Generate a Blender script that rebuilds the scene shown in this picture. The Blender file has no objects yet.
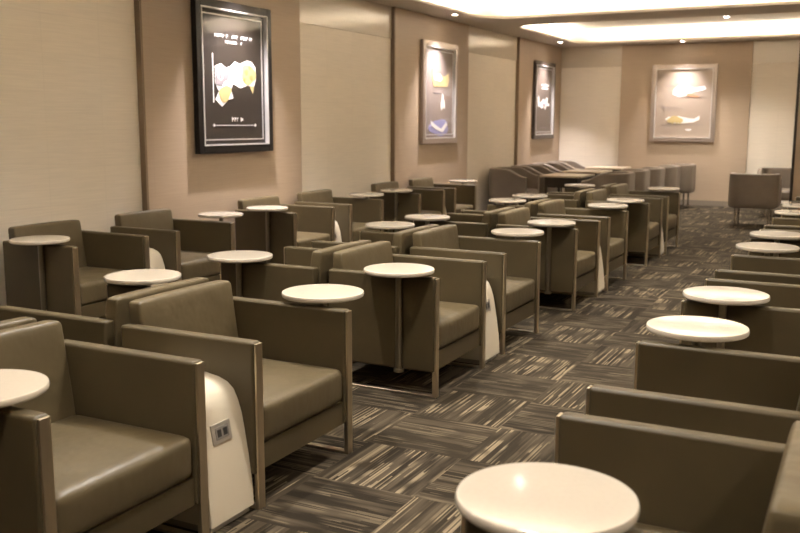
import bpy, bmesh, math, random
from mathutils import Vector, Matrix
random.seed(7)
S = bpy.context.scene
COL = S.collection
PI = math.pi

# ------------------------------------------------------------------ helpers
def obj(name, bm, mats, parent=None, loc=None, rotz=0.0, smooth=True, bevel=None):
    me = bpy.data.meshes.new(name)
    bmesh.ops.recalc_face_normals(bm, faces=bm.faces[:])
    bm.to_mesh(me); bm.free()
    o = bpy.data.objects.new(name, me); COL.objects.link(o)
    for m in (mats if isinstance(mats, (list, tuple)) else [mats]): me.materials.append(m)
    if smooth:
        for p in me.polygons: p.use_smooth = True
        md = o.modifiers.new('wn', 'WEIGHTED_NORMAL'); md.keep_sharp = True
        me.set_sharp_from_angle(angle=math.radians(40))
    if parent: o.parent = parent
    if loc: o.location = loc
    o.rotation_euler[2] = rotz
    return o

def tag(o, label=None, cat=None, group=None, kind=None):
    if label: o['label'] = label
    if cat: o['category'] = cat
    if group: o['group'] = group
    if kind: o['kind'] = kind
    return o

def thing(name, label, cat, loc=(0, 0, 0), rotz=0.0, group=None):
    o = bpy.data.objects.new(name, None); COL.objects.link(o)
    o.empty_display_size = .1
    o.location = loc; o.rotation_euler = (0, 0, rotz)
    return tag(o, label, cat, group)

def dup(root, loc, rotz, label, group=None):
    def cp(o, par):
        c = o.copy(); COL.objects.link(c)
        if par is not None: c.parent = par
        for ch in list(o.children): cp(ch, c)
        return c
    r = cp(root, None)
    r.location = loc; r.rotation_euler = (0, 0, rotz); r['label'] = label
    if group: r['group'] = group
    return r

def add_box(bm, x0, x1, y0, y1, z0, z1, bev=0.0, seg=2, mat=0):
    vs = [bm.verts.new(p) for p in ((x0,y0,z0),(x1,y0,z0),(x1,y1,z0),(x0,y1,z0),(x0,y0,z1),(x1,y0,z1),(x1,y1,z1),(x0,y1,z1))]
    fs = [bm.faces.new([vs[i] for i in q]) for q in ((0,3,2,1),(4,5,6,7),(0,1,5,4),(1,2,6,5),(2,3,7,6),(3,0,4,7))]
    for f in fs: f.material_index = mat
    if bev > 0:
        es = list({e for f in fs for e in f.edges})
        r = bmesh.ops.bevel(bm, geom=es, offset=bev, segments=seg, profile=.5, affect='EDGES', clamp_overlap=True)
        for f in r['faces']: f.material_index = mat
    return bm

def box(x0, x1, y0, y1, z0, z1, bev=0.0, seg=2):
    return add_box(bmesh.new(), x0, x1, y0, y1, z0, z1, bev, seg)

def add_cyl(bm, c, r0, r1, z0, z1, n=24):
    bmesh.ops.create_cone(bm, cap_ends=True, cap_tris=False, segments=n, radius1=r0, radius2=r1, depth=z1 - z0,
                          matrix=Matrix.Translation((c[0], c[1], (z0 + z1) / 2)))
    return bm

def add_lathe(bm, prof, n=64, c=(0, 0)):
    rings = []
    for r, z in prof:
        if r < 1e-6: rings.append([bm.verts.new((c[0], c[1], z))])
        else: rings.append([bm.verts.new((c[0] + r*math.cos(2*PI*i/n), c[1] + r*math.sin(2*PI*i/n), z)) for i in range(n)])
    for a, b in zip(rings, rings[1:]):
        for i in range(n):
            j = (i + 1) % n
            q = []
            for v in (a[i % len(a)], a[j % len(a)], b[j % len(b)], b[i % len(b)]):
                if v not in q: q.append(v)
            if len(q) > 2: bm.faces.new(q)
    return bm

def cushion(x0, x1, y0, y1, z0, z1, r, puff=0.0, n=14, lean=0.0):
    """upholstered block: rounded box on a grid so that its faces can swell"""
    bm = bmesh.new()
    bmesh.ops.create_cube(bm, size=2.0)
    bmesh.ops.subdivide_edges(bm, edges=bm.edges[:], cuts=n, use_grid_fill=True)
    hx, hy, hz = (x1-x0)/2, (y1-y0)/2, (z1-z0)/2
    cx, cy, cz = (x0+x1)/2, (y0+y1)/2, (z0+z1)/2
    for v in bm.verts:
        u = v.co.copy()
        # denser sampling close to edges
        w = Vector([math.copysign(1 - (1 - abs(c))**1.6, c) for c in u])
        p = Vector((w.x*hx, w.y*hy, w.z*hz))
        core = Vector((max(-hx+r, min(hx-r, p.x)), max(-hy+r, min(hy-r, p.y)), max(-hz+r, min(hz-r, p.z))))
        d = p - core
        if d.length > 1e-9: p = core + d.normalized()*r if d.length > 0 else p
        s = Vector((1-w.x**2, 1-w.y**2, 1-w.z**2))
        if puff:
            if abs(u.z) > .999: p.z += math.copysign(puff*s.x*s.y, u.z)
            if abs(u.x) > .999: p.x += math.copysign(puff*.7*s.z*s.y, u.x)
        p.x += -lean*(p.z + hz)
        v.co = p + Vector((cx, cy, cz))
    return bm

def prism(prof, y0, y1, bev=0.0):
    """profile in x,z extruded in y"""
    bm = bmesh.new()
    a = [bm.verts.new((x, y0, z)) for x, z in prof]; b = [bm.verts.new((x, y1, z)) for x, z in prof]
    f1 = bm.faces.new(a); f2 = bm.faces.new(b[::-1])
    n = len(prof)
    for i in range(n): bm.faces.new((a[i], b[i], b[(i+1) % n], a[(i+1) % n]))
    if bev: bmesh.ops.bevel(bm, geom=list(f1.edges)+list(f2.edges), offset=bev, segments=2, profile=.5, affect='EDGES')
    return bm

# ------------------------------------------------------------------ materials
def mat(name, col, rough=.5, metal=0.0, spec=.5, coat=0.0):
    m = bpy.data.materials.new(name); m.use_nodes = True
    b = m.node_tree.nodes['Principled BSDF']
    b.inputs['Base Color'].default_value = (*col, 1); b.inputs['Roughness'].default_value = rough
    b.inputs['Metallic'].default_value = metal; b.inputs['Specular IOR Level'].default_value = spec
    if coat:
        b.inputs['Coat Weight'].default_value = coat; b.inputs['Coat Roughness'].default_value = .08
    return m
def nodes(m): return m.node_tree.nodes, m.node_tree.links, m.node_tree.nodes['Principled BSDF']
def vary(m, col, amt=.15, scale=8, vec=(1, 1, 1), bump=0.0, bscale=200, coords='Object', bvec=(1, 1, 1), bdist=.001):
    N, L, B = nodes(m)
    tc = N.new('ShaderNodeTexCoord'); mp = N.new('ShaderNodeMapping'); mp.inputs['Scale'].default_value = vec
    L.new(tc.outputs[coords], mp.inputs['Vector'])
    no = N.new('ShaderNodeTexNoise'); no.inputs['Scale'].default_value = scale; no.inputs['Detail'].default_value = 4
    L.new(mp.outputs[0], no.inputs['Vector'])
    cr = N.new('ShaderNodeValToRGB')
    cr.color_ramp.elements[0].position = .3; cr.color_ramp.elements[1].position = .7
    cr.color_ramp.elements[0].color = (*[c*(1-amt) for c in col], 1); cr.color_ramp.elements[1].color = (*[min(1, c*(1+amt)) for c in col], 1)
    L.new(no.outputs['Fac'], cr.inputs[0]); L.new(cr.outputs[0], B.inputs['Base Color'])
    if bump:
        mp2 = N.new('ShaderNodeMapping'); mp2.inputs['Scale'].default_value = bvec
        L.new(tc.outputs[coords], mp2.inputs['Vector'])
        n2 = N.new('ShaderNodeTexNoise'); n2.inputs['Scale'].default_value = bscale
        L.new(mp2.outputs[0], n2.inputs['Vector'])
        bp = N.new('ShaderNodeBump'); bp.inputs['Strength'].default_value = bump; bp.inputs['Distance'].default_value = bdist
        L.new(n2.outputs['Fac'], bp.inputs['Height']); L.new(bp.outputs[0], B.inputs['Normal'])
    return m

LEATHER_C = (.072, .054, .027)
leather = vary(mat('leather_olive_taupe', LEATHER_C, .42, 0, .35), LEATHER_C, .08, 5, bump=.35, bscale=260)
SEAT_C = (.100, .076, .040)
leather_seat = vary(mat('leather_cushion', SEAT_C, .40, 0, .38), SEAT_C, .08, 4, bump=.5, bscale=9, bdist=.012)
TUB_C = (.160, .128, .098)
tub_leather = vary(mat('tub_leather', TUB_C, .42), TUB_C, .08, 5, bump=.3, bscale=260)
metal = mat('brushed_champagne_metal', (.60, .52, .39), .36, 1.0)
vary(metal, (.60, .52, .39), .08, 60, vec=(1, 1, .05))
chrome = mat('satin_steel', (.62, .60, .56), .25, 1.0)
dark_metal = mat('dark_bronze', (.05, .042, .035), .35, .8)
pole_m = mat('pole_metal', (.30, .27, .21), .35, 1.0)
stone = mat('cream_solid_surface', (.53, .475, .395), .10, 0, .5)
vary(stone, (.53, .475, .395), .02, 90)
power_w = mat('cream_laminate', (.66, .585, .46), .4)
plinth_m = mat('grey_plinth', (.30, .27, .22), .5)
black_plastic = mat('black_plastic', (.03, .028, .025), .35)
silver_plate = mat('silver_plate', (.52, .48, .42), .35, .6)
socket_m = mat('socket_grey', (.22, .20, .18), .4)

def wallpaper(name, col, rough, brick=True):
    m = mat(name, col, rough)
    N, L, B = nodes(m)
    tc = N.new('ShaderNodeTexCoord'); sx = N.new('ShaderNodeSeparateXYZ'); cx = N.new('ShaderNodeCombineXYZ'); ad = N.new('ShaderNodeMath')
    L.new(tc.outputs['Object'], sx.inputs[0]); L.new(sx.outputs[0], ad.inputs[0]); L.new(sx.outputs[1], ad.inputs[1])
    L.new(ad.outputs[0], cx.inputs[0]); L.new(sx.outputs[2], cx.inputs[1])
    no = N.new('ShaderNodeTexNoise'); no.inputs['Scale'].default_value = 3; no.inputs['Detail'].default_value = 6
    mp = N.new('ShaderNodeMapping'); mp.inputs['Scale'].default_value = (1, 26, 1)
    L.new(cx.outputs[0], mp.inputs['Vector']); L.new(mp.outputs[0], no.inputs['Vector'])
    cr = N.new('ShaderNodeValToRGB'); cr.color_ramp.elements[0].position = .3; cr.color_ramp.elements[1].position = .7
    cr.color_ramp.elements[0].color = (*[c*.95 for c in col], 1); cr.color_ramp.elements[1].color = (*[min(1, c*1.04) for c in col], 1)
    L.new(no.outputs['Fac'], cr.inputs[0])
    last = cr.outputs[0]
    if brick:
        bt = N.new('ShaderNodeTexBrick'); bt.offset = 0
        bt.inputs['Scale'].default_value = 1; bt.inputs['Brick Width'].default_value = .60; bt.inputs['Row Height'].default_value = .30
        bt.inputs['Mortar Size'].default_value = .006; bt.inputs['Mortar Smooth'].default_value = .3
        bt.inputs['Color1'].default_value = (1, 1, 1, 1); bt.inputs['Color2'].default_value = (.97, .97, .97, 1); bt.inputs['Mortar'].default_value = (.955, .955, .955, 1)
        L.new(cx.outputs[0], bt.inputs['Vector'])
        mx = N.new('ShaderNodeMix'); mx.data_type = 'RGBA'; mx.blend_type = 'MULTIPLY'; mx.inputs[0].default_value = 1
        L.new(last, mx.inputs[6]); L.new(bt.outputs['Color'], mx.inputs[7]); last = mx.outputs[2]
    L.new(last, B.inputs['Base Color'])
    return m
paper_light = wallpaper('pearl_wallpaper', (.82, .745, .64), .42)
paper_gloss = wallpaper('lacquered_pearl_panel', (.62, .55, .45), .16, False)
paper_brown = wallpaper('tan_fabric_panel', (.42, .325, .235), .5)
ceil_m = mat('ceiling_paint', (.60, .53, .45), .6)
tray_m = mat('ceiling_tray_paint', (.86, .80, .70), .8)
plain_wall = mat('plain_wall_paint', (.52, .44, .34), .7)
near_wall = mat('unseen_dark_wall', (.30, .23, .16), .5)  # unseen wall, tone darkened to limit bounce light from behind the camera
trim_side = mat('brown_edge_trim', (.20, .14, .085), .4)
base_m = mat('metal_baseboard', (.45, .39, .32), .25, .5)

def carpet():
    m = mat('striped_carpet_tiles', (.1, .08, .06), .95, 0, .1)
    N, L, B = nodes(m)
    def M(op, a=None, b=None):
        n = N.new('ShaderNodeMath'); n.operation = op
        for i, v in enumerate((a, b)):
            if v is None: continue
            if isinstance(v, (int, float)): n.inputs[i].default_value = v
            else: L.new(v, n.inputs[i])
        return n.outputs[0]
    T = .50
    tc = N.new('ShaderNodeTexCoord'); sp = N.new('ShaderNodeSeparateXYZ'); L.new(tc.outputs['Object'], sp.inputs[0])
    X, Y = sp.outputs[0], sp.outputs[1]
    ix = M('FLOOR', M('DIVIDE', M('ADD', X, .12), T)); iy = M('FLOOR', M('DIVIDE', M('ADD', Y, .2), T))
    par = M('MODULO', M('ADD', M('ADD', ix, iy), 400), 2)       # quarter-turn laying
    def comb(a, b, c=0):
        n = N.new('ShaderNodeCombineXYZ')
        for i, v in enumerate((a, b, c)):
            if isinstance(v, (int, float)): n.inputs[i].default_value = v
            else: L.new(v, n.inputs[i])
        return n.outputs[0]
    wn = N.new('ShaderNodeTexWhiteNoise'); wn.noise_dimensions = '2D'; L.new(comb(ix, iy), wn.inputs['Vector'])
    rnd = wn.outputs['Value']
    off = M('MULTIPLY', rnd, 37)
    inv = M('SUBTRACT', 1, par)
    along = M('ADD', M('MULTIPLY', X, inv), M('MULTIPLY', Y, par))
    across = M('ADD', M('MULTIPLY', Y, inv), M('MULTIPLY', X, par))
    def noise(sa, sc, det=2, o=0):
        n = N.new('ShaderNodeTexNoise'); n.inputs['Scale'].default_value = 1; n.inputs['Detail'].default_value = det
        n.inputs['Roughness'].default_value = .5
        L.new(comb(M('MULTIPLY', along, sa), M('MULTIPLY', across, sc), M('ADD', off, o)), n.inputs['Vector']); return n.outputs['Fac']
    def step(v, lo, hi):
        n = N.new('ShaderNodeMapRange'); n.interpolation_type = 'SMOOTHSTEP'; n.inputs['From Min'].default_value = lo; n.inputs['From Max'].default_value = hi
        L.new(v, n.inputs['Value']); return n.outputs[0]
    def wn3(a, b, c):
        n = N.new('ShaderNodeTexWhiteNoise'); n.noise_dimensions = '3D'; L.new(comb(a, b, c), n.inputs['Vector']); return n.outputs['Value']
    sid = M('FLOOR', M('MULTIPLY', across, 130))
    seg = M('FLOOR', M('ADD', M('MULTIPLY', along, 2.0), M('MULTIPLY', wn3(sid, off, 0), 9)))
    fine = M('MULTIPLY', step(wn3(sid, seg, off), .50, .92), .9)          # pale yarn lines
    mid = step(noise(2.0, 17, 2, 5), .42, .66)     # broad bands
    patch = step(noise(4.5, 7, 1, 9), .42, .58)
    tile = step(rnd, .0, 1.)
    def mix(f, a, b):
        n = N.new('ShaderNodeMix'); n.data_type = 'RGBA'
        if isinstance(f, float): n.inputs[0].default_value = f
        else: L.new(f, n.inputs[0])
        for i, v in ((6, a), (7, b)):
            if isinstance(v, tuple): n.inputs[i].default_value = (*v, 1)
            else: L.new(v, n.inputs[i])
        return n.outputs[2]
    base = mix(mid, (.020, .015, .010), (.066, .051, .034))
    base = mix(M('MULTIPLY', tile, .35), base, (.048, .037, .023))
    amt = M('MULTIPLY', fine, M('ADD', M('MULTIPLY', M('MULTIPLY', par, .42), M('ADD', .25, patch)), M('MULTIPLY', patch, .36)))
    col = mix(amt, base, (.27, .215, .14))
    L.new(col, B.inputs['Base Color'])
    bp = N.new('ShaderNodeBump'); bp.inputs['Strength'].default_value = .4; bp.inputs['Distance'].default_value = .003
    n2 = N.new('ShaderNodeTexNoise'); n2.inputs['Scale'].default_value = 300; L.new(tc.outputs['Object'], n2.inputs['Vector'])
    L.new(n2.outputs['Fac'], bp.inputs['Height']); L.new(bp.outputs[0], B.inputs['Normal'])
    return m
carpet_m = carpet()

# ------------------------------------------------------------------ the setting
XL, XP, XR = -5.805, -5.75, 3.6
YB, YF = -2.6, 18.40
ZC, ZT = 3.08, 3.34
def struct(name, bm, m, smooth=False):
    return tag(obj(name, bm, m, smooth=smooth), kind='structure')

struct('floor', box(XL-.1, XR+.1, YB-.1, YF+.1, -.05, 0), carpet_m)
# left wall: pearl paper below the line at 2.67, lacquered panel above
bm = box(XL-.1, XL, YB-.1, YF+.1, 0, 2.67); add_box(bm, XL-.1, XL+.012, YB-.1, YF+.1, 2.67, ZC, mat=1)
struct('wall_left', bm, [paper_light, paper_gloss])
bm = box(XL, XR, YF, YF+.1, 0, 2.67); add_box(bm, XL, XR, YF-.012, YF+.1, 2.67, ZC, mat=1)
struct('wall_far', bm, [paper_light, paper_gloss])
struct('wall_right', box(XR, XR+.1, YB-.1, YF+.1, 0, ZC), plain_wall)
struct('wall_near', box(XL, XR, YB-.1, YB, 0, ZC), near_wall)
k = 0
def pilaster(x0, x1, y0, y1, side):
    global k
    k += 1
    bm = box(x0, x1, y0, y1, 0, ZC-.002)
    e = .022
    if side == 'L': add_box(bm, x0, x1+.004, y0-.004, y0+e, 0, ZC-.002, mat=1)
    elif side == 'C': add_box(bm, x0-.02, x0+.02, y0-.012, y0+.03, 0, ZC-.002, mat=1)
    struct('trim_%d' % k, bm, [paper_brown, trim_side if side == 'L' else dark_metal])
for y0 in (1.42, 6.24, 11.03, 15.86): pilaster(XL, XP, y0, y0+2.52, 'L')
pilaster(-4.52, -2.10, YF-.06, YF, 'F')
pilaster(-1.05, .9, 15.0, 15.5, 'C')
struct('baseboard_left', box(XL, XL+.015, YB, YF, 0, .10), base_m)
struct('baseboard_far', box(XL, XR, YF-.075, YF-.06, 0, .10), base_m)

def rrect(x0, x1, y0, y1, r, n=10):
    pts = []
    for cx, cy, a0 in ((x1-r, y1-r, 0), (x0+r, y1-r, 90), (x0+r, y0+r, 180), (x1-r, y0+r, 270)):
        for i in range(n+1):
            a = math.radians(a0 + 90*i/n); pts.append((cx + r*math.cos(a), cy + r*math.sin(a)))
    return pts
TRAYS = [(-5.25, 2.9, .2, 6.3), (-5.25, 2.9, 7.2, 13.05), (-5.22, 2.9, 13.98, 17.75)]
def loop(bm, pts, z):
    vs = [bm.verts.new((x, y, z)) for x, y in pts]
    return vs, [bm.edges.new((vs[i], vs[(i+1) % len(vs)])) for i in range(len(vs))]
bm = bmesh.new()
_, es = loop(bm, [(XL-.1, YB-.1), (XR+.1, YB-.1), (XR+.1, YF+.1), (XL-.1, YF+.1)], ZC)
for t in TRAYS: es += loop(bm, rrect(*t, .5), ZC)[1]
bmesh.ops.triangle_fill(bm, use_beauty=True, use_dissolve=False, edges=es)
r = bmesh.ops.extrude_face_region(bm, geom=bm.faces[:])
for v in [g for g in r['geom'] if isinstance(g, bmesh.types.BMVert)]: v.co.z += .035
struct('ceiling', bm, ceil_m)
G = .17
bm = bmesh.new()
for t in TRAYS:
    big = rrect(t[0]-G, t[1]+G, t[2]-G, t[3]+G, .6); sm = rrect(*t, .5)
    b = [bm.verts.new((x, y, ZC+.036)) for x, y in big]; c = [bm.verts.new((x, y, ZT)) for x, y in big]
    n = len(b)
    for i in range(n): bm.faces.new((b[i], b[(i+1) % n], c[(i+1) % n], c[i]))
    bm.faces.new(c)
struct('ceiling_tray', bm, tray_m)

# ------------------------------------------------------------------ lights
def lamp(name, kind, loc, power, color, **kw):
    d = bpy.data.lights.new(name, kind); d.energy = power; d.color = color
    for a, v in kw.items(): setattr(d, a, v)
    o = bpy.data.objects.new(name, d); COL.objects.link(o); o.location = loc
    return o
WARM = (1.0, .91, .78); NEUT = (1.0, .935, .85); COOL = (1.0, .91, .90)
COVE = 6.0   # watts per metre
def cove(x0, y0, x1, y1):
    Lm = math.hypot(x1-x0, y1-y0)
    o = lamp('cove_strip_light', 'AREA', ((x0+x1)/2, (y0+y1)/2, ZC+.06), COVE*Lm, WARM, shape='RECTANGLE', size=Lm, size_y=.05)
    o.rotation_euler = (PI, 0, math.atan2(y1-y0, x1-x0))
for x0, x1, y0, y1 in TRAYS:
    g = .07; r = .5
    cove(x0-g, y0+r*.6, x0-g, y1-r*.6); cove(x1+g, y0+r*.6, x1+g, y1-r*.6)
    cove(x0+r*.6, y0-g, x1-r*.6, y0-g); cove(x0+r*.6, y1+g, x1-r*.6, y1+g)

lens_m = bpy.data.materials.new('downlight_lens'); lens_m.use_nodes = True
b_ = lens_m.node_tree.nodes['Principled BSDF']; b_.inputs['Emission Color'].default_value = (1, .93, .85, 1); b_.inputs['Emission Strength'].default_value = 40
rim_m = mat('downlight_rim', (.75, .72, .66), .4)
def make_downlight():
    t = thing('downlight', 'x', 'ceiling light', group='recessed downlights')
    bm = bmesh.new()
    add_lathe(bm, [(.042, 0), (.042, -.006), (.058, -.006), (.060, -.002), (.060, .0)], 32)
    obj('rim', bm, rim_m, t)
    bm = bmesh.new(); add_lathe(bm, [(0, -.003), (.041, -.003), (.041, 0)], 32)
    obj('lens', bm, lens_m, t)
    return t
dl0 = None
def downlight(x, y, z, label, power, color=NEUT, size=70, blend=.6, aim=None):
    global dl0
    if dl0 is None:
        dl0 = make_downlight(); dl0.location = (x, y, z); dl0['label'] = label
    else: dup(dl0, (x, y, z), 0, label)
    o = lamp('downlight_or_fill_beam', 'SPOT', (x, y, z-.02), power, color, spot_size=math.radians(size), spot_blend=blend, shadow_soft_size=.04)
    if aim:
        d = Vector(aim) - Vector(o.location); o.rotation_euler = d.to_track_quat('-Z', 'Y').to_euler()
PY = {1: 7.50, 2: 12.29, 3: 17.12}
downlight(-5.40, 7.50, ZC, 'small recessed downlight above the nearest framed picture', 420, COOL, 84, 1.0, (-5.62, 7.5, 0))
downlight(-5.40, 12.20, ZC, 'small recessed downlight in the soffit above the second framed picture', 330, COOL, 84, 1.0, (-5.62, 12.3, 0))
downlight(-5.40, 17.15, ZC, 'small recessed downlight above the picture in the far left corner', 420, COOL, 84, 1.0, (-5.62, 17.15, 0))
downlight(-3.30, 17.93, ZC, 'small recessed downlight above the picture on the far wall', 190, COOL, 84, 1.0, (-3.3, 18.2, 0))
ords = ['nearest the camera', 'above the middle of the aisle', 'in the farthest ceiling tray']
for (x, y), w in zip(((-2.9, 4.0), (-2.9, 8.2), (-2.35, 16.6)), ords):
    downlight(x, y, ZT, 'round recessed downlight in a bright ceiling tray, ' + w, 230, NEUT, 120, .8)

# added unseen spots without fixtures, for more light from above on the seating
for x in (-4.4, -1.4, 1.5):
    for y in (1.3, 3.6, 5.6, 8.4, 11.4) + ((15.2,) if x > -2 else ()):
        lamp('downlight_or_fill_beam', 'SPOT', (x, y, ZT-.02), 30 if x < -4 else 175, NEUT, spot_size=math.radians(110), spot_blend=.8, shadow_soft_size=.12)
# ------------------------------------------------------------------ furniture prototypes
HW = .3575          # half distance between the two front posts
def make_armchair():
    t = thing('armchair', 'x', 'armchair')
    obj('seat', cushion(-.600, -.002, -.322, .322, .262, .428, .032, .010), leather_seat, t)
    bm = cushion(-.120, 0, -.324, .324, .30, .795, .024, .006)
    for v in bm.verts:                       # reclining slab, thinner towards its top
        f = (v.co.z - .30)/.495
        v.co.x = -.572 + v.co.x*(1 - .38*f) - .072*f
    obj('backrest', bm, leather_seat, t)
    obj('back_panel', box(-.672, -.650, -.330, .330, .15, .66, .008, 3), leather, t)
    obj('seat_rail', box(-.655, -.012, -.328, .328, .150, .262, .006, 2), leather, t)
    for s in (-1, 1):
        bm = box(-.703, 0, s*HW-.031, s*HW+.031, .150, .702, .014, 4)
        obj('armrest', bm, leather, t)
        bm = box(-.001, .010, s*HW-.022, s*HW+.022, .0, .696, .003, 2)
        add_box(bm, -.014, -.001, s*HW-.018, s*HW+.018, 0, .150, .0, 1)
        add_box(bm, -.655, -.014, s*HW-.018, s*HW+.018, 0.0, .012, .002, 1)
        add_box(bm, -.667, -.655, s*HW-.018, s*HW+.018, 0.0, .152, .002, 1)
        obj('leg', bm, metal, t)
    return t

def make_table():
    # pole at the origin, the mounting bracket reaches to +y
    t = thing('side_table', 'x', 'side table')
    R = .2035
    bm = bmesh.new()
    add_lathe(bm, [(0, .722), (R-.012, .722), (R-.004, .724), (R, .729), (R, .740), (R-.003, .746), (R-.009, .748), (0, .748)], 72)
    obj('tabletop', bm, stone, t)
    bm = bmesh.new(); add_lathe(bm, [(0, .712), (.085, .712), (.085, .7219), (0, .7219)], 40)
    obj('mounting_plate', bm, dark_metal, t)
    bm = bmesh.new(); add_cyl(bm, (0, 0), .019, .019, .150, .712, 24)
    obj('pole', bm, pole_m, t)
    bm = bmesh.new(); add_lathe(bm, [(0, .140), (.030, .140), (.030, .158), (.019, .160)], 24)
    obj('pole_foot', bm, pole_m, t)
    return t

def bracket(par, dy, s):
    bm = bmesh.new()
    for z in (.20, .56):
        y0, y1 = sorted((0, s*dy)); add_box(bm, -.012, .012, y0, y1, z-.015, z+.015, .002, 1)
    return bm

def make_power(w=.135):
    t = thing('power_pedestal', 'x', 'power unit')
    front = [(.006, .030), (.002, .09), (-.006, .16), (-.018, .25), (-.032, .335), (-.046, .41), (-.062, .465), (-.082, .505), (-.112, .530), (-.16, .547), (-.22, .555)]
    prof = front + [(-.50, .555), (-.58, .53), (-.62, .48), (-.64, .40), (-.64, .03)]
    obj('body', prism(prof, -w, w, .004), power_w, t)
    obj('plinth', box(-.62, -.012, -w+.012, w-.012, 0, .030), plinth_m, t)
    # outlet plate lying on the sloping front
    ang = math.atan2(.018, .10)
    pl = bmesh.new(); add_box(pl, -.004, .006, -.058, .058, -.040, .040, .003, 2)
    M = Matrix.Translation((-.039, -.010, .372)) @ Matrix.Rotation(-ang, 4, 'Y')
    bmesh.ops.transform(pl, matrix=M, verts=pl.verts)
    op = obj('outlet_plate', pl, silver_plate, t)
    sk = bmesh.new(); add_box(sk, .005, .008, -.040, .040, -.024, .024, .002, 1)
    for yy in (-.018, .018):
        add_box(sk, .0075, .009, yy-.012, yy+.012, -.015, .015, .001, 1, mat=1)
    bmesh.ops.transform(sk, matrix=M, verts=sk.verts)
    obj('socket', sk, [socket_m, black_plastic], op)
    return t

def shell_pts(w, d, r, n=10):
    """U outline open towards +x: from front right round the back to front left"""
    P = [(d/2, -w/2)]
    for i in range(n+1):
        a = math.radians(270 - 90*i/n); P.append((-d/2 + r + r*math.cos(a), -w/2 + r + r*math.sin(a)))
    for i in range(n+1):
        a = math.radians(180 - 90*i/n); P.append((-d/2 + r + r*math.cos(a), w/2 - r + r*math.sin(a)))
    P.append((d/2, w/2))
    Q = [P[0]]
    for a, b in zip(P, P[1:]):
        L_ = math.hypot(b[0]-a[0], b[1]-a[1]); m = max(1, int(L_/.06))
        for i in range(1, m+1): Q.append((a[0] + (b[0]-a[0])*i/m, a[1] + (b[1]-a[1])*i/m))
    return Q
def make_tub():
    t = thing('tub_chair', 'x', 'armchair')
    w, d, th = .72, .70, .085
    out = shell_pts(w, d, .20); inn = shell_pts(w-2*th, d-th, .14)
    # resample both to the same count
    def res(P, n):
        acc = [0]
        for a, b in zip(P, P[1:]): acc.append(acc[-1] + math.hypot(b[0]-a[0], b[1]-a[1]))
        R_ = []
        for i in range(n):
            s = acc[-1]*i/(n-1); j = max(k_ for k_ in range(len(acc)) if acc[k_] <= s + 1e-9); j = min(j, len(P)-2)
            f = (s-acc[j])/max(1e-9, acc[j+1]-acc[j]); R_.append((P[j][0]+(P[j+1][0]-P[j][0])*f, P[j][1]+(P[j+1][1]-P[j][1])*f))
        return R_
    n = 48; out = res(out, n); inn = [(x + th/2, y) for x, y in res(inn, n)]
    bm = bmesh.new(); rows = []
    for (ox, oy), (ix, iy) in zip(out, inn):
        f = max(0., min(1., (ox + .05)/.40)); top = .82 - .13*f*f*(3-2*f)
        mx, my = (ox+ix)/2, (oy+iy)/2
        ring = [(ox+(mx-ox)*.55, oy+(my-oy)*.55, .30), (ox+(mx-ox)*.12, oy+(my-oy)*.12, .325), (ox, oy, .38), (ox, oy, top-.03),
                (ox+(mx-ox)*.25, oy+(my-oy)*.25, top-.008), (mx, my, top), (ix+(mx-ix)*.25, iy+(my-iy)*.25, top-.008), (ix, iy, top-.03), (ix, iy, .32), (mx, my, .30)]
        rows.append([bm.verts.new(p) for p in ring])
    for a, b in zip(rows, rows[1:]):
        m = len(a)
        for i in range(m): bm.faces.new((a[i], a[(i+1) % m], b[(i+1) % m], b[i]))
    bm.faces.new(rows[0]); bm.faces.new(rows[-1])
    obj('backrest', bm, tub_leather, t)
    obj('seat', cushion(-.28, .36, -.27, .27, .30, .47, .035, .012, 8), tub_leather, t)
    for sx in (-1, 1):
        for sy in (-1, 1):
            bm = bmesh.new(); add_cyl(bm, (sx*.22, sy*.24), .015, .020, 0, .315, 12)
            obj('leg', bm, chrome, t)
    return t

# ------------------------------------------------------------------ seating rows
PER = 2.771
PAIR = [2.743 + PER*i for i in range(4)]
DD = .538
NUM = ['nearest the camera', 'second from the camera', 'third from the camera', 'fourth from the camera', 'fifth from the camera', 'sixth from the camera', 'seventh from the camera', 'farthest from the camera']
chair0 = [None]; table0 = [None]; power0 = [None]
def place(store, maker, loc, rz, label, group):
    if store[0] is None:
        store[0] = maker(); o = store[0]; o.location = loc; o.rotation_euler = (0, 0, rz); o['label'] = label; o['group'] = group
        return o
    return dup(store[0], loc, rz, label, group)

NUDGE = {(-2.145, 1): (.014, -.018), (-2.145, 2): (.004, .01), (-2.145, 3): (-.01, .05), (-.780, 0): (.0, .03)}
def row(xf, rz, pairs, skip, desc, pdesc, group, pskip=()):
    i = 0
    spots = []
    for n in pairs:
        for s in (-1, 1):
            if (n, s) in skip: continue
            spots.append(PAIR[n] + s*DD)
    spots.sort()
    for i, y in enumerate(spots):
        w = NUM[i] if i < len(spots)-1 else NUM[-1]
        dx, dy = NUDGE.get((xf, i), (0, 0))
        place(chair0, make_armchair, (xf + dx, y + dy, 0), rz, desc % w, group)
    ps = [n for n in pairs if n not in pskip]
    for i, n in enumerate(ps):
        w = NUM[i] if i < len(ps)-1 else NUM[-1]
        place(power0, make_power, (xf - (.06 if xf < -4 else .012 if n else 0), PAIR[n] + (.03 if n == 1 and rz == 0 and xf > -3 else -.005 if n == 0 else 0), 0), rz, pdesc % w, 'power pedestals between armchairs')
XA, XB, XC, XRR = -2.145, -3.64, -4.940, -.780
row(XA, 0, (0, 1, 2, 3), (), 'olive leather armchair facing the aisle in the left aisle-side row, %s', 'cream power pedestal with socket in the left aisle-side row, %s', 'armchairs in the aisle-side row')
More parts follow.
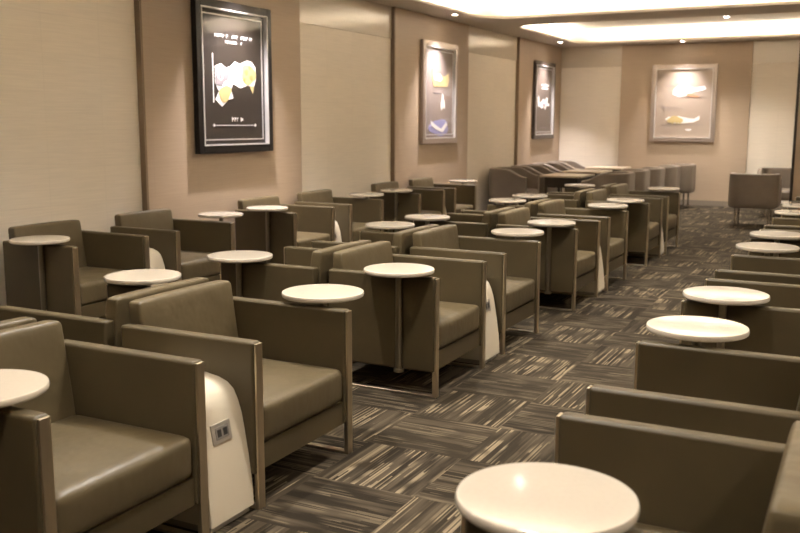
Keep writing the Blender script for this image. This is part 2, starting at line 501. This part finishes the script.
row(XB, PI, (0, 1, 2, 3), (), 'olive leather armchair facing the wall, back to back with aisle-side row, %s', 'cream power pedestal in the row facing the wall, %s', 'armchairs facing the left wall', (0, 1, 2, 3))
row(XC, 0, (1, 2, 3), (), 'brown leather armchair with its back against the left wall, %s', 'cream power pedestal between armchairs along the left wall, %s', 'armchairs along the left wall')
row(XRR, PI, (0, 1, 2, 3), (), 'dark olive leather armchair on the right side of the aisle, %s', 'cream power pedestal on the right side of the aisle, %s', 'armchairs on the right of the aisle', (0, 1, 2, 3))

BR = []
def tables(items, desc, group):
    """items: pair index, side of the pair (-1 near, 1 far), centre x, y of the tabletop, shift of the chair it is fixed to"""
    for i, (n, side, x, y, sh) in enumerate(items):
        w = NUM[i] if i < len(items)-1 else NUM[-1]
        face = 2.743 + PER*n + side*(DD + HW + .031) + sh     # outer face of the armchair side
        yp = max(y, face + .0195) if side > 0 else min(y, face - .0195)
        o = place(table0, make_table, (x, yp, 0), 0, desc % w, group)
        OFF.append((o, y - yp))
        if abs(face - yp) > .022: BR.append((o, abs(face - yp), -side))
OFF = []
def seq(x, ids): return [(n, sd, x, y, 0) for n, sd, y in ids]
A_ = seq(-2.360, [(0, -1, 1.87), (0, 1, 3.766), (1, -1, 4.579), (1, 1, 6.62), (2, -1, 7.39), (2, 1, 9.24), (3, -1, 9.985), (3, 1, 12.03)])
A_[0] = (0, -1, -2.44, 1.87, 0); A_[1] = (0, 1, -2.358, 3.766, -.03); A_[2] = (1, -1, -2.355, 4.579, .01); A_[3] = (1, 1, -2.385, 6.63, .05)
tables(A_, 'round cream side table on a pole in the left aisle-side row, %s', 'side tables of the aisle-side row')
tables(seq(-3.478, [(0, 1, 3.72), (1, -1, 4.584), (1, 1, 6.60), (2, -1, 7.31), (2, 1, 9.33), (3, -1, 10.06), (3, 1, 12.09)]),
       'round cream side table by the armchairs facing the wall, %s', 'side tables of the row facing the wall')
tables(seq(-5.22, [(1, -1, 4.566), (1, 1, 6.61), (2, -1, 7.33), (2, 1, 9.32), (3, -1, 10.07), (3, 1, 12.16)]),
       'round cream side table by the armchairs along the left wall, %s', 'side tables of the row along the wall')
R_ = seq(-.588, [(0, -1, 1.874), (0, 1, 3.825), (1, -1, 4.645), (1, 1, 6.62), (2, -1, 7.41), (2, 1, 9.37), (3, -1, 10.19)])
R_[0] = (0, -1, -.592, 1.874, .03)
tables(R_, 'round cream side table on the right side of the aisle, %s', 'side tables right of the aisle')
for o, dy in OFF:
    for c in o.children:
        if c.name.startswith(('tabletop', 'mounting_plate')): c.location.y = dy
for o, dy, s_ in BR: obj('bracket', bracket(None, dy, s_), dark_metal, o)

# ------------------------------------------------------------------ far end: tub chairs and square tables
tub0 = [None]
for i, y in enumerate((14.60, 15.62, 16.64, 17.66)):
    place(tub0, make_tub, (-5.36, y, 0), 0, 'brown tub chair at the far left wall facing the dining tables, %s' % (NUM[i] if i < 3 else NUM[-1]), 'tub chairs along the far left wall')
for i, (x, y) in enumerate(((-3.60, 14.15), (-3.55, 15.00), (-3.48, 15.85), (-3.38, 16.70), (-3.25, 17.56))):
    place(tub0, make_tub, (x, y, 0), PI, 'dark tub chair with its back to the aisle beside dining tables, %s' % (NUM[i] if i < 4 else NUM[-1]), 'tub chairs backing onto the aisle')
place(tub0, make_tub, (-1.57, 15.02, 0), PI/2, 'taupe tub chair turned away from the camera, standing alone before the far wall', 'tub chairs near the column')
place(tub0, make_tub, (-1.36, 16.75, 0), -PI/2, 'taupe tub chair facing the camera, half hidden behind another beside the column', 'tub chairs near the column')
wood = vary(mat('pale_table_laminate', (.50, .41, .30), .3), (.50, .41, .30), .06, 6, vec=(1, 8, 1))
for i, (x, y) in enumerate(((-4.32, 14.30), (-4.40, 15.75), (-4.40, 17.15))):
    t = thing('dining_table', 'square pale-topped table between tub chairs at the far end, ' + ('nearest the camera', 'middle of three', 'closest to the far wall')[i], 'table', (x, y, 0), 0, 'square tables at the far end')
    obj('tabletop', box(-.335, .335, -.40, .40, .722, .750, .004, 2), wood, t)
    obj('apron', box(-.26, .26, -.36, .36, .56, .722), dark_metal, t)
    for sx in (-1, 1):
        for sy in (-1, 1):
            obj('leg', box(sx*.24-.02, sx*.24+.02, sy*.34-.02, sy*.34+.02, 0, .56), dark_metal, t)

# ------------------------------------------------------------------ framed pictures
frame_dark = mat('black_lacquer_frame', (.012, .010, .009), .28, 0, .3)
frame_glare = mat('glare_paled_champagne_frame', (.40, .34, .30), .3, .7)  # pale tone has the reflected spotlight put into the frame colour
frame_brown = mat('dark_brown_frame', (.05, .035, .028), .15, 0, .6)
silver = mat('silver_trim', (.70, .68, .67), .35, .55)
back_dark = mat('dark_picture_board', (.024, .018, .014), .5)
back_glare_mauve = mat('glare_paled_mauve_board', (.26, .21, .19), .5)  # washed-out look of spotlight glare put into the board colour
back_brown = mat('umber_picture_board', (.11, .085, .07), .5)
back_glare_tan = mat('glare_paled_tan_board', (.42, .34, .27), .5)  # board colour lightened to stand for reflected light on the glass
gold = mat('gold_print', (.62, .50, .24), .4, .2)
gold_dk = mat('ochre_print', (.50, .33, .12), .5)
white_p = mat('white_print', (.85, .83, .82), .5)
grey_p = mat('grey_print', (.30, .27, .29), .5)
blue_p = mat('blue_print', (.30, .30, .55), .5)
red_p = mat('coral_print', (.62, .30, .18), .5)
glass = bpy.data.materials.new('picture_glass'); glass.use_nodes = True
N = glass.node_tree.nodes; L = glass.node_tree.links
for n_ in list(N): N.remove(n_)
go = N.new('ShaderNodeOutputMaterial'); gm = N.new('ShaderNodeMixShader'); gt = N.new('ShaderNodeBsdfTransparent'); gg = N.new('ShaderNodeBsdfGlossy'); fr = N.new('ShaderNodeFresnel')
fr.inputs['IOR'].default_value = 1.5; gg.inputs['Roughness'].default_value = .04
ge = N.new('ShaderNodeNewGeometry'); m1_ = N.new('ShaderNodeMath'); m1_.operation = 'SUBTRACT'; m1_.inputs[0].default_value = 1; L.new(ge.outputs['Backfacing'], m1_.inputs[1]); m2_ = N.new('ShaderNodeMath'); m2_.operation = 'MULTIPLY'; L.new(m1_.outputs[0], m2_.inputs[0]); L.new(fr.outputs[0], m2_.inputs[1]); L.new(m2_.outputs[0], gm.inputs[0]); L.new(gt.outputs[0], gm.inputs[1]); L.new(gg.outputs[0], gm.inputs[2]); L.new(gm.outputs[0], go.inputs[0])

W, H = 1.21, 1.46
def ring(bm, w, h, t, d0, d1, bev=0.0):
    """rectangular ring in local x (across) / z (up), depth along -y (towards the viewer)"""
    for a, b, c, d in ((-w/2, -w/2+t, -h/2, h/2), (w/2-t, w/2, -h/2, h/2), (-w/2+t, w/2-t, -h/2, -h/2+t), (-w/2+t, w/2-t, h/2-t, h/2)):
        add_box(bm, a, b, -d1, -d0, c, d, bev, 2)
    return bm
def poly(bm, pts, d, th=.004, mat_i=0):
    a = [bm.verts.new((x, -d, z)) for x, z in pts]; b = [bm.verts.new((x, -d-th, z)) for x, z in pts]
    f = [bm.faces.new(a), bm.faces.new(b[::-1])]
    for i in range(len(pts)): f.append(bm.faces.new((a[i], b[i], b[(i+1) % len(pts)], a[(i+1) % len(pts)])))
    for q in f: q.material_index = mat_i
def blob(cx, cz, rx, rz, n=18, wob=.15, seed=1, rot=0):
    rr = random.Random(seed); P = []
    ph = rr.random()*6
    for i in range(n):
        a = 2*PI*i/n; k_ = 1 + wob*math.sin(3*a+ph) + wob*.5*math.sin(5*a+2*ph)
        x, z = rx*k_*math.cos(a), rz*k_*math.sin(a)
        P.append((cx + x*math.cos(rot) - z*math.sin(rot), cz + x*math.sin(rot) + z*math.cos(rot)))
    return P
def text_line(bm, cx, cz, w, h, seed, d=.022, mi=0):
    rr = random.Random(seed); x = cx - w/2
    while x < cx + w/2:
        ww = rr.uniform(.35, .9)*h
        kk = rr.random()
        if kk < .8:
            add_box(bm, x, x+ww*.3, -d-.003, -d, cz-h/2, cz+h/2*rr.uniform(.6, 1), mat=mi)
            add_box(bm, x+ww*.3, x+ww, -d-.003, -d, cz+h*rr.uniform(-.4, .2), cz+h*rr.uniform(.25, .45), mat=mi)
        x += ww + h*.28
def picture(loc, rz, label, fm, bmat, depth, inner, motif):
    t = thing('framed_picture', label, 'framed picture', loc, rz, 'framed pictures')
    bm = bmesh.new(); ring(bm, W, H, .075, 0, depth, .006); obj('frame', bm, fm, t)
    obj('picture_board', box(-W/2+.07, W/2-.07, -.018, 0, -H/2+.07, H/2-.07), bmat, t, smooth=False)
    bm = bmesh.new(); ring(bm, W-.15, H-.15, .012, depth*.3, depth+.004); obj('silver_edge', bm, silver, t, smooth=False)
    if inner:
        bm = bmesh.new(); ring(bm, W-.25, H-.25, .012, .018, .026); obj('inner_border', bm, silver, t, smooth=False)
    bm = bmesh.new(); mats = motif(bm); obj('printed_motif', bm, mats, t, smooth=False)
    bm = box(-W/2+.075, W/2-.075, -.034, -.032, -H/2+.075, H/2-.075); obj('glass', bm, glass, t, smooth=False)
    return t
D = .019
def m1(bm):
    text_line(bm, .02, .405, .62, .036, 3); text_line(bm, .02, .35, .30, .032, 5)
    u = .09
    def sh(P): return [(x, z+u) for x, z in P]
    add_box(bm, -.335, -.322, -D-.004, -D, -.33+u, .14+u)                       # tall upright line
    poly(bm, sh([(-.30, .02), (-.20, .05), (-.12, .01), (-.05, .03), (.02, .08), (.10, .06), (.22, .10), (.30, .09), (.36, .04), (.37, -.08), (.33, -.16), (.22, -.15), (.10, -.18), (-.02, -.14), (-.05, -.20), (-.02, -.28), (-.10, -.30), (-.20, -.37), (-.30, -.30), (-.24, -.22), (-.30, -.14)]), D, .003, 0)
    poly(bm, sh(blob(.24, -.04, .12, .10, seed=3, wob=.08)), D+.003, .003, 1)
    for cx, cz, r_ in ((.20, -.02, .030), (.28, -.07, .028), (.26, .03, .022), (.17, -.09, .020)): poly(bm, sh(blob(cx, cz, r_, r_, seed=2, wob=.1)), D+.006, .002, 4)
    poly(bm, sh(blob(-.15, -.24, .10, .075, seed=4, wob=.1, rot=.5)), D+.003, .003, 1)
    poly(bm, sh([(-.29, .0), (-.14, .0), (-.08, -.03), (-.10, -.10), (-.16, -.12), (-.20, -.17), (-.29, -.15)]), D+.003, .003, 3)
    poly(bm, sh(blob(-.22, -.07, .045, .045, seed=6, wob=.05)), D+.006, .002, 0)
    poly(bm, sh(blob(-.22, -.07, .026, .026, seed=6, wob=.05)), D+.008, .002, 3)
    poly(bm, sh([(.26, -.16), (.33, -.15), (.31, -.23)]), D, .003, 1)
    for k_ in range(5): add_box(bm, -.06+.035*k_, -.045+.035*k_, -D-.005, -D-.003, -.06+u, .01+u, mat=3)
    text_line(bm, .03, -.40, .16, .045, 11)
    add_box(bm, -.32, .34, -D-.003, -D, -.462, -.456)
    for x in (-.33, .34): poly(bm, [(x, -.440), (x+.018, -.459), (x, -.478), (x-.018, -.459)], D+.001, .003, 0)
    return [white_p, gold, gold, grey_p, gold_dk]
def m2(bm):
    poly(bm, [(-.26, .34), (-.20, .27), (-.10, .25), (.05, .26), (.18, .24), (.32, .30), (.34, .20), (.28, .10), (-.20, .09), (-.25, .18)], D, .004, 1)
    poly(bm, blob(-.05, .22, .13, .05, seed=5), D+.004, .004, 0)
    text_line(bm, -.1, .0, .3, .014, 23, mi=3)
    poly(bm, blob(.12, -.14, .07, .10, seed=9, wob=.3), D, .004, 0)
    poly(bm, blob(0, -.50, .34, .12, seed=6, wob=.1), D, .004, 2)
    poly(bm, [(-.30, -.40), (-.14, -.46), (.06, -.52), (.24, -.42), (.28, -.46), (.12, -.57), (-.08, -.54), (-.28, -.47)], D+.004, .004, 0)
    text_line(bm, 0, -.60, .5, .02, 12, mi=3)
    return [white_p, gold, blue_p, grey_p]
def m3(bm):
    text_line(bm, .05, .29, .45, .04, 13); text_line(bm, .05, .23, .40, .035, 14)
    poly(bm, [(-.36, .06), (-.30, .08), (-.27, -.05), (-.12, -.03), (-.02, .03), (.10, -.02), (.16, .06), (.22, .05), (.20, -.04), (.34, -.06), (.33, -.10), (.16, -.10), (.10, -.18), (-.02, -.12), (-.12, -.16), (-.25, -.10), (-.33, -.13)], D, .004, 0)
    poly(bm, blob(.0, -.08, .12, .035, seed=2), D+.004, .004, 1)
    text_line(bm, 0, -.52, .40, .02, 15, mi=1)
    return [white_p, grey_p]
def m4(bm):
    add_box(bm, -.35, .35, -D-.003, -D, .326, .334, mat=4)
    poly(bm, [(-.20, .26), (-.10, .34), (.10, .33), (.20, .29), (.38, .33), (.42, .27), (.36, .24), (.18, .21), (.08, .15), (-.08, .12), (-.20, .17)], D, .004, 0)
    poly(bm, blob(.16, .15, .12, .03, seed=7, rot=-.2), D+.004, .004, 3)
    add_box(bm, -.15, .36, -D-.003, -D, .105, .112, mat=4)
    text_line(bm, -.20, -.08, .40, .022, 16, mi=4); text_line(bm, -.20, -.13, .36, .02, 17, mi=4)
    poly(bm, [(-.33, -.30), (-.26, -.25), (-.08, -.24), (.12, -.28), (.22, -.29), (.32, -.23), (.31, -.31), (.20, -.36), (0, -.38), (-.20, -.38)], D, .004, 0)
    poly(bm, blob(-.14, -.31, .15, .065, seed=12), D+.004, .004, 1)
    for x in (-.2, -.12, -.06): poly(bm, [(x, -.35), (x+.04, -.35), (x+.02, -.42)], D+.002, .004, 1)
    add_box(bm, -.38, .38, -D-.003, -D, -.406, -.398, mat=4)
    poly(bm, blob(.12, -.50, .06, .02, seed=15), D, .004, 0)
    return [white_p, gold, blue_p, red_p, grey_p]
ZM = 1.265 + H/2
picture((XP+.002, 7.52, ZM), PI/2, 'large black-framed picture of a gold machine part, nearest on the left wall', frame_dark, back_dark, .06, True, m1)
picture((XP+.002, 12.42, ZM), PI/2, 'glare-paled champagne-framed picture with gold bowl shape over blue band, middle of left wall', frame_glare, back_glare_mauve, .05, True, m2)
picture((XP+.002, 17.24, ZM), PI/2, 'dark-framed picture with white script shape, farthest on the left wall', frame_brown, back_brown, .05, True, m3)
picture((-3.30, YF-.062, 1.215+H/2), 0, 'glare-paled champagne-framed picture with white and gold shapes on the far wall', frame_glare, back_glare_tan, .05, False, m4)

# ------------------------------------------------------------------ camera
h = 1.568
cd = bpy.data.cameras.new('camera'); cam = bpy.data.objects.new('camera', cd); COL.objects.link(cam)
cd.sensor_fit = 'HORIZONTAL'; cd.sensor_width = 36; cd.lens = 913.578/800*36
pitch, yaw, roll = math.radians(8.956), math.radians(27.157), math.radians(.158)
fwd = Vector((-math.sin(yaw)*math.cos(pitch), math.cos(yaw)*math.cos(pitch), -math.sin(pitch)))
rt = Vector((math.cos(yaw), math.sin(yaw), 0)); up = rt.cross(fwd)
r2 = math.cos(roll)*rt + math.sin(roll)*up; u2 = -math.sin(roll)*rt + math.cos(roll)*up
M = Matrix((r2, u2, -fwd)).transposed().to_4x4(); M.translation = (0, 0, h)
cam.matrix_world = M
cd.clip_start = .05; cd.clip_end = 100
cd.dof.use_dof = True; cd.dof.focus_distance = 4.6; cd.dof.aperture_fstop = 3.5
S.camera = cam

w = bpy.data.worlds.new('world'); S.world = w; w.use_nodes = True
w.node_tree.nodes['Background'].inputs[0].default_value = (1, .85, .7, 1); w.node_tree.nodes['Background'].inputs[1].default_value = .0

S.view_settings.view_transform = 'Standard'; S.view_settings.look = 'None'
S.view_settings.gamma = 1; S.view_settings.use_curve_mapping = False
S.view_settings.exposure = 0.85
S.cycles.use_denoising = True
S.cycles.max_bounces = 10; S.cycles.diffuse_bounces = 6; S.cycles.glossy_bounces = 4; S.cycles.transparent_max_bounces = 8
S.cycles.sample_clamp_indirect = 6
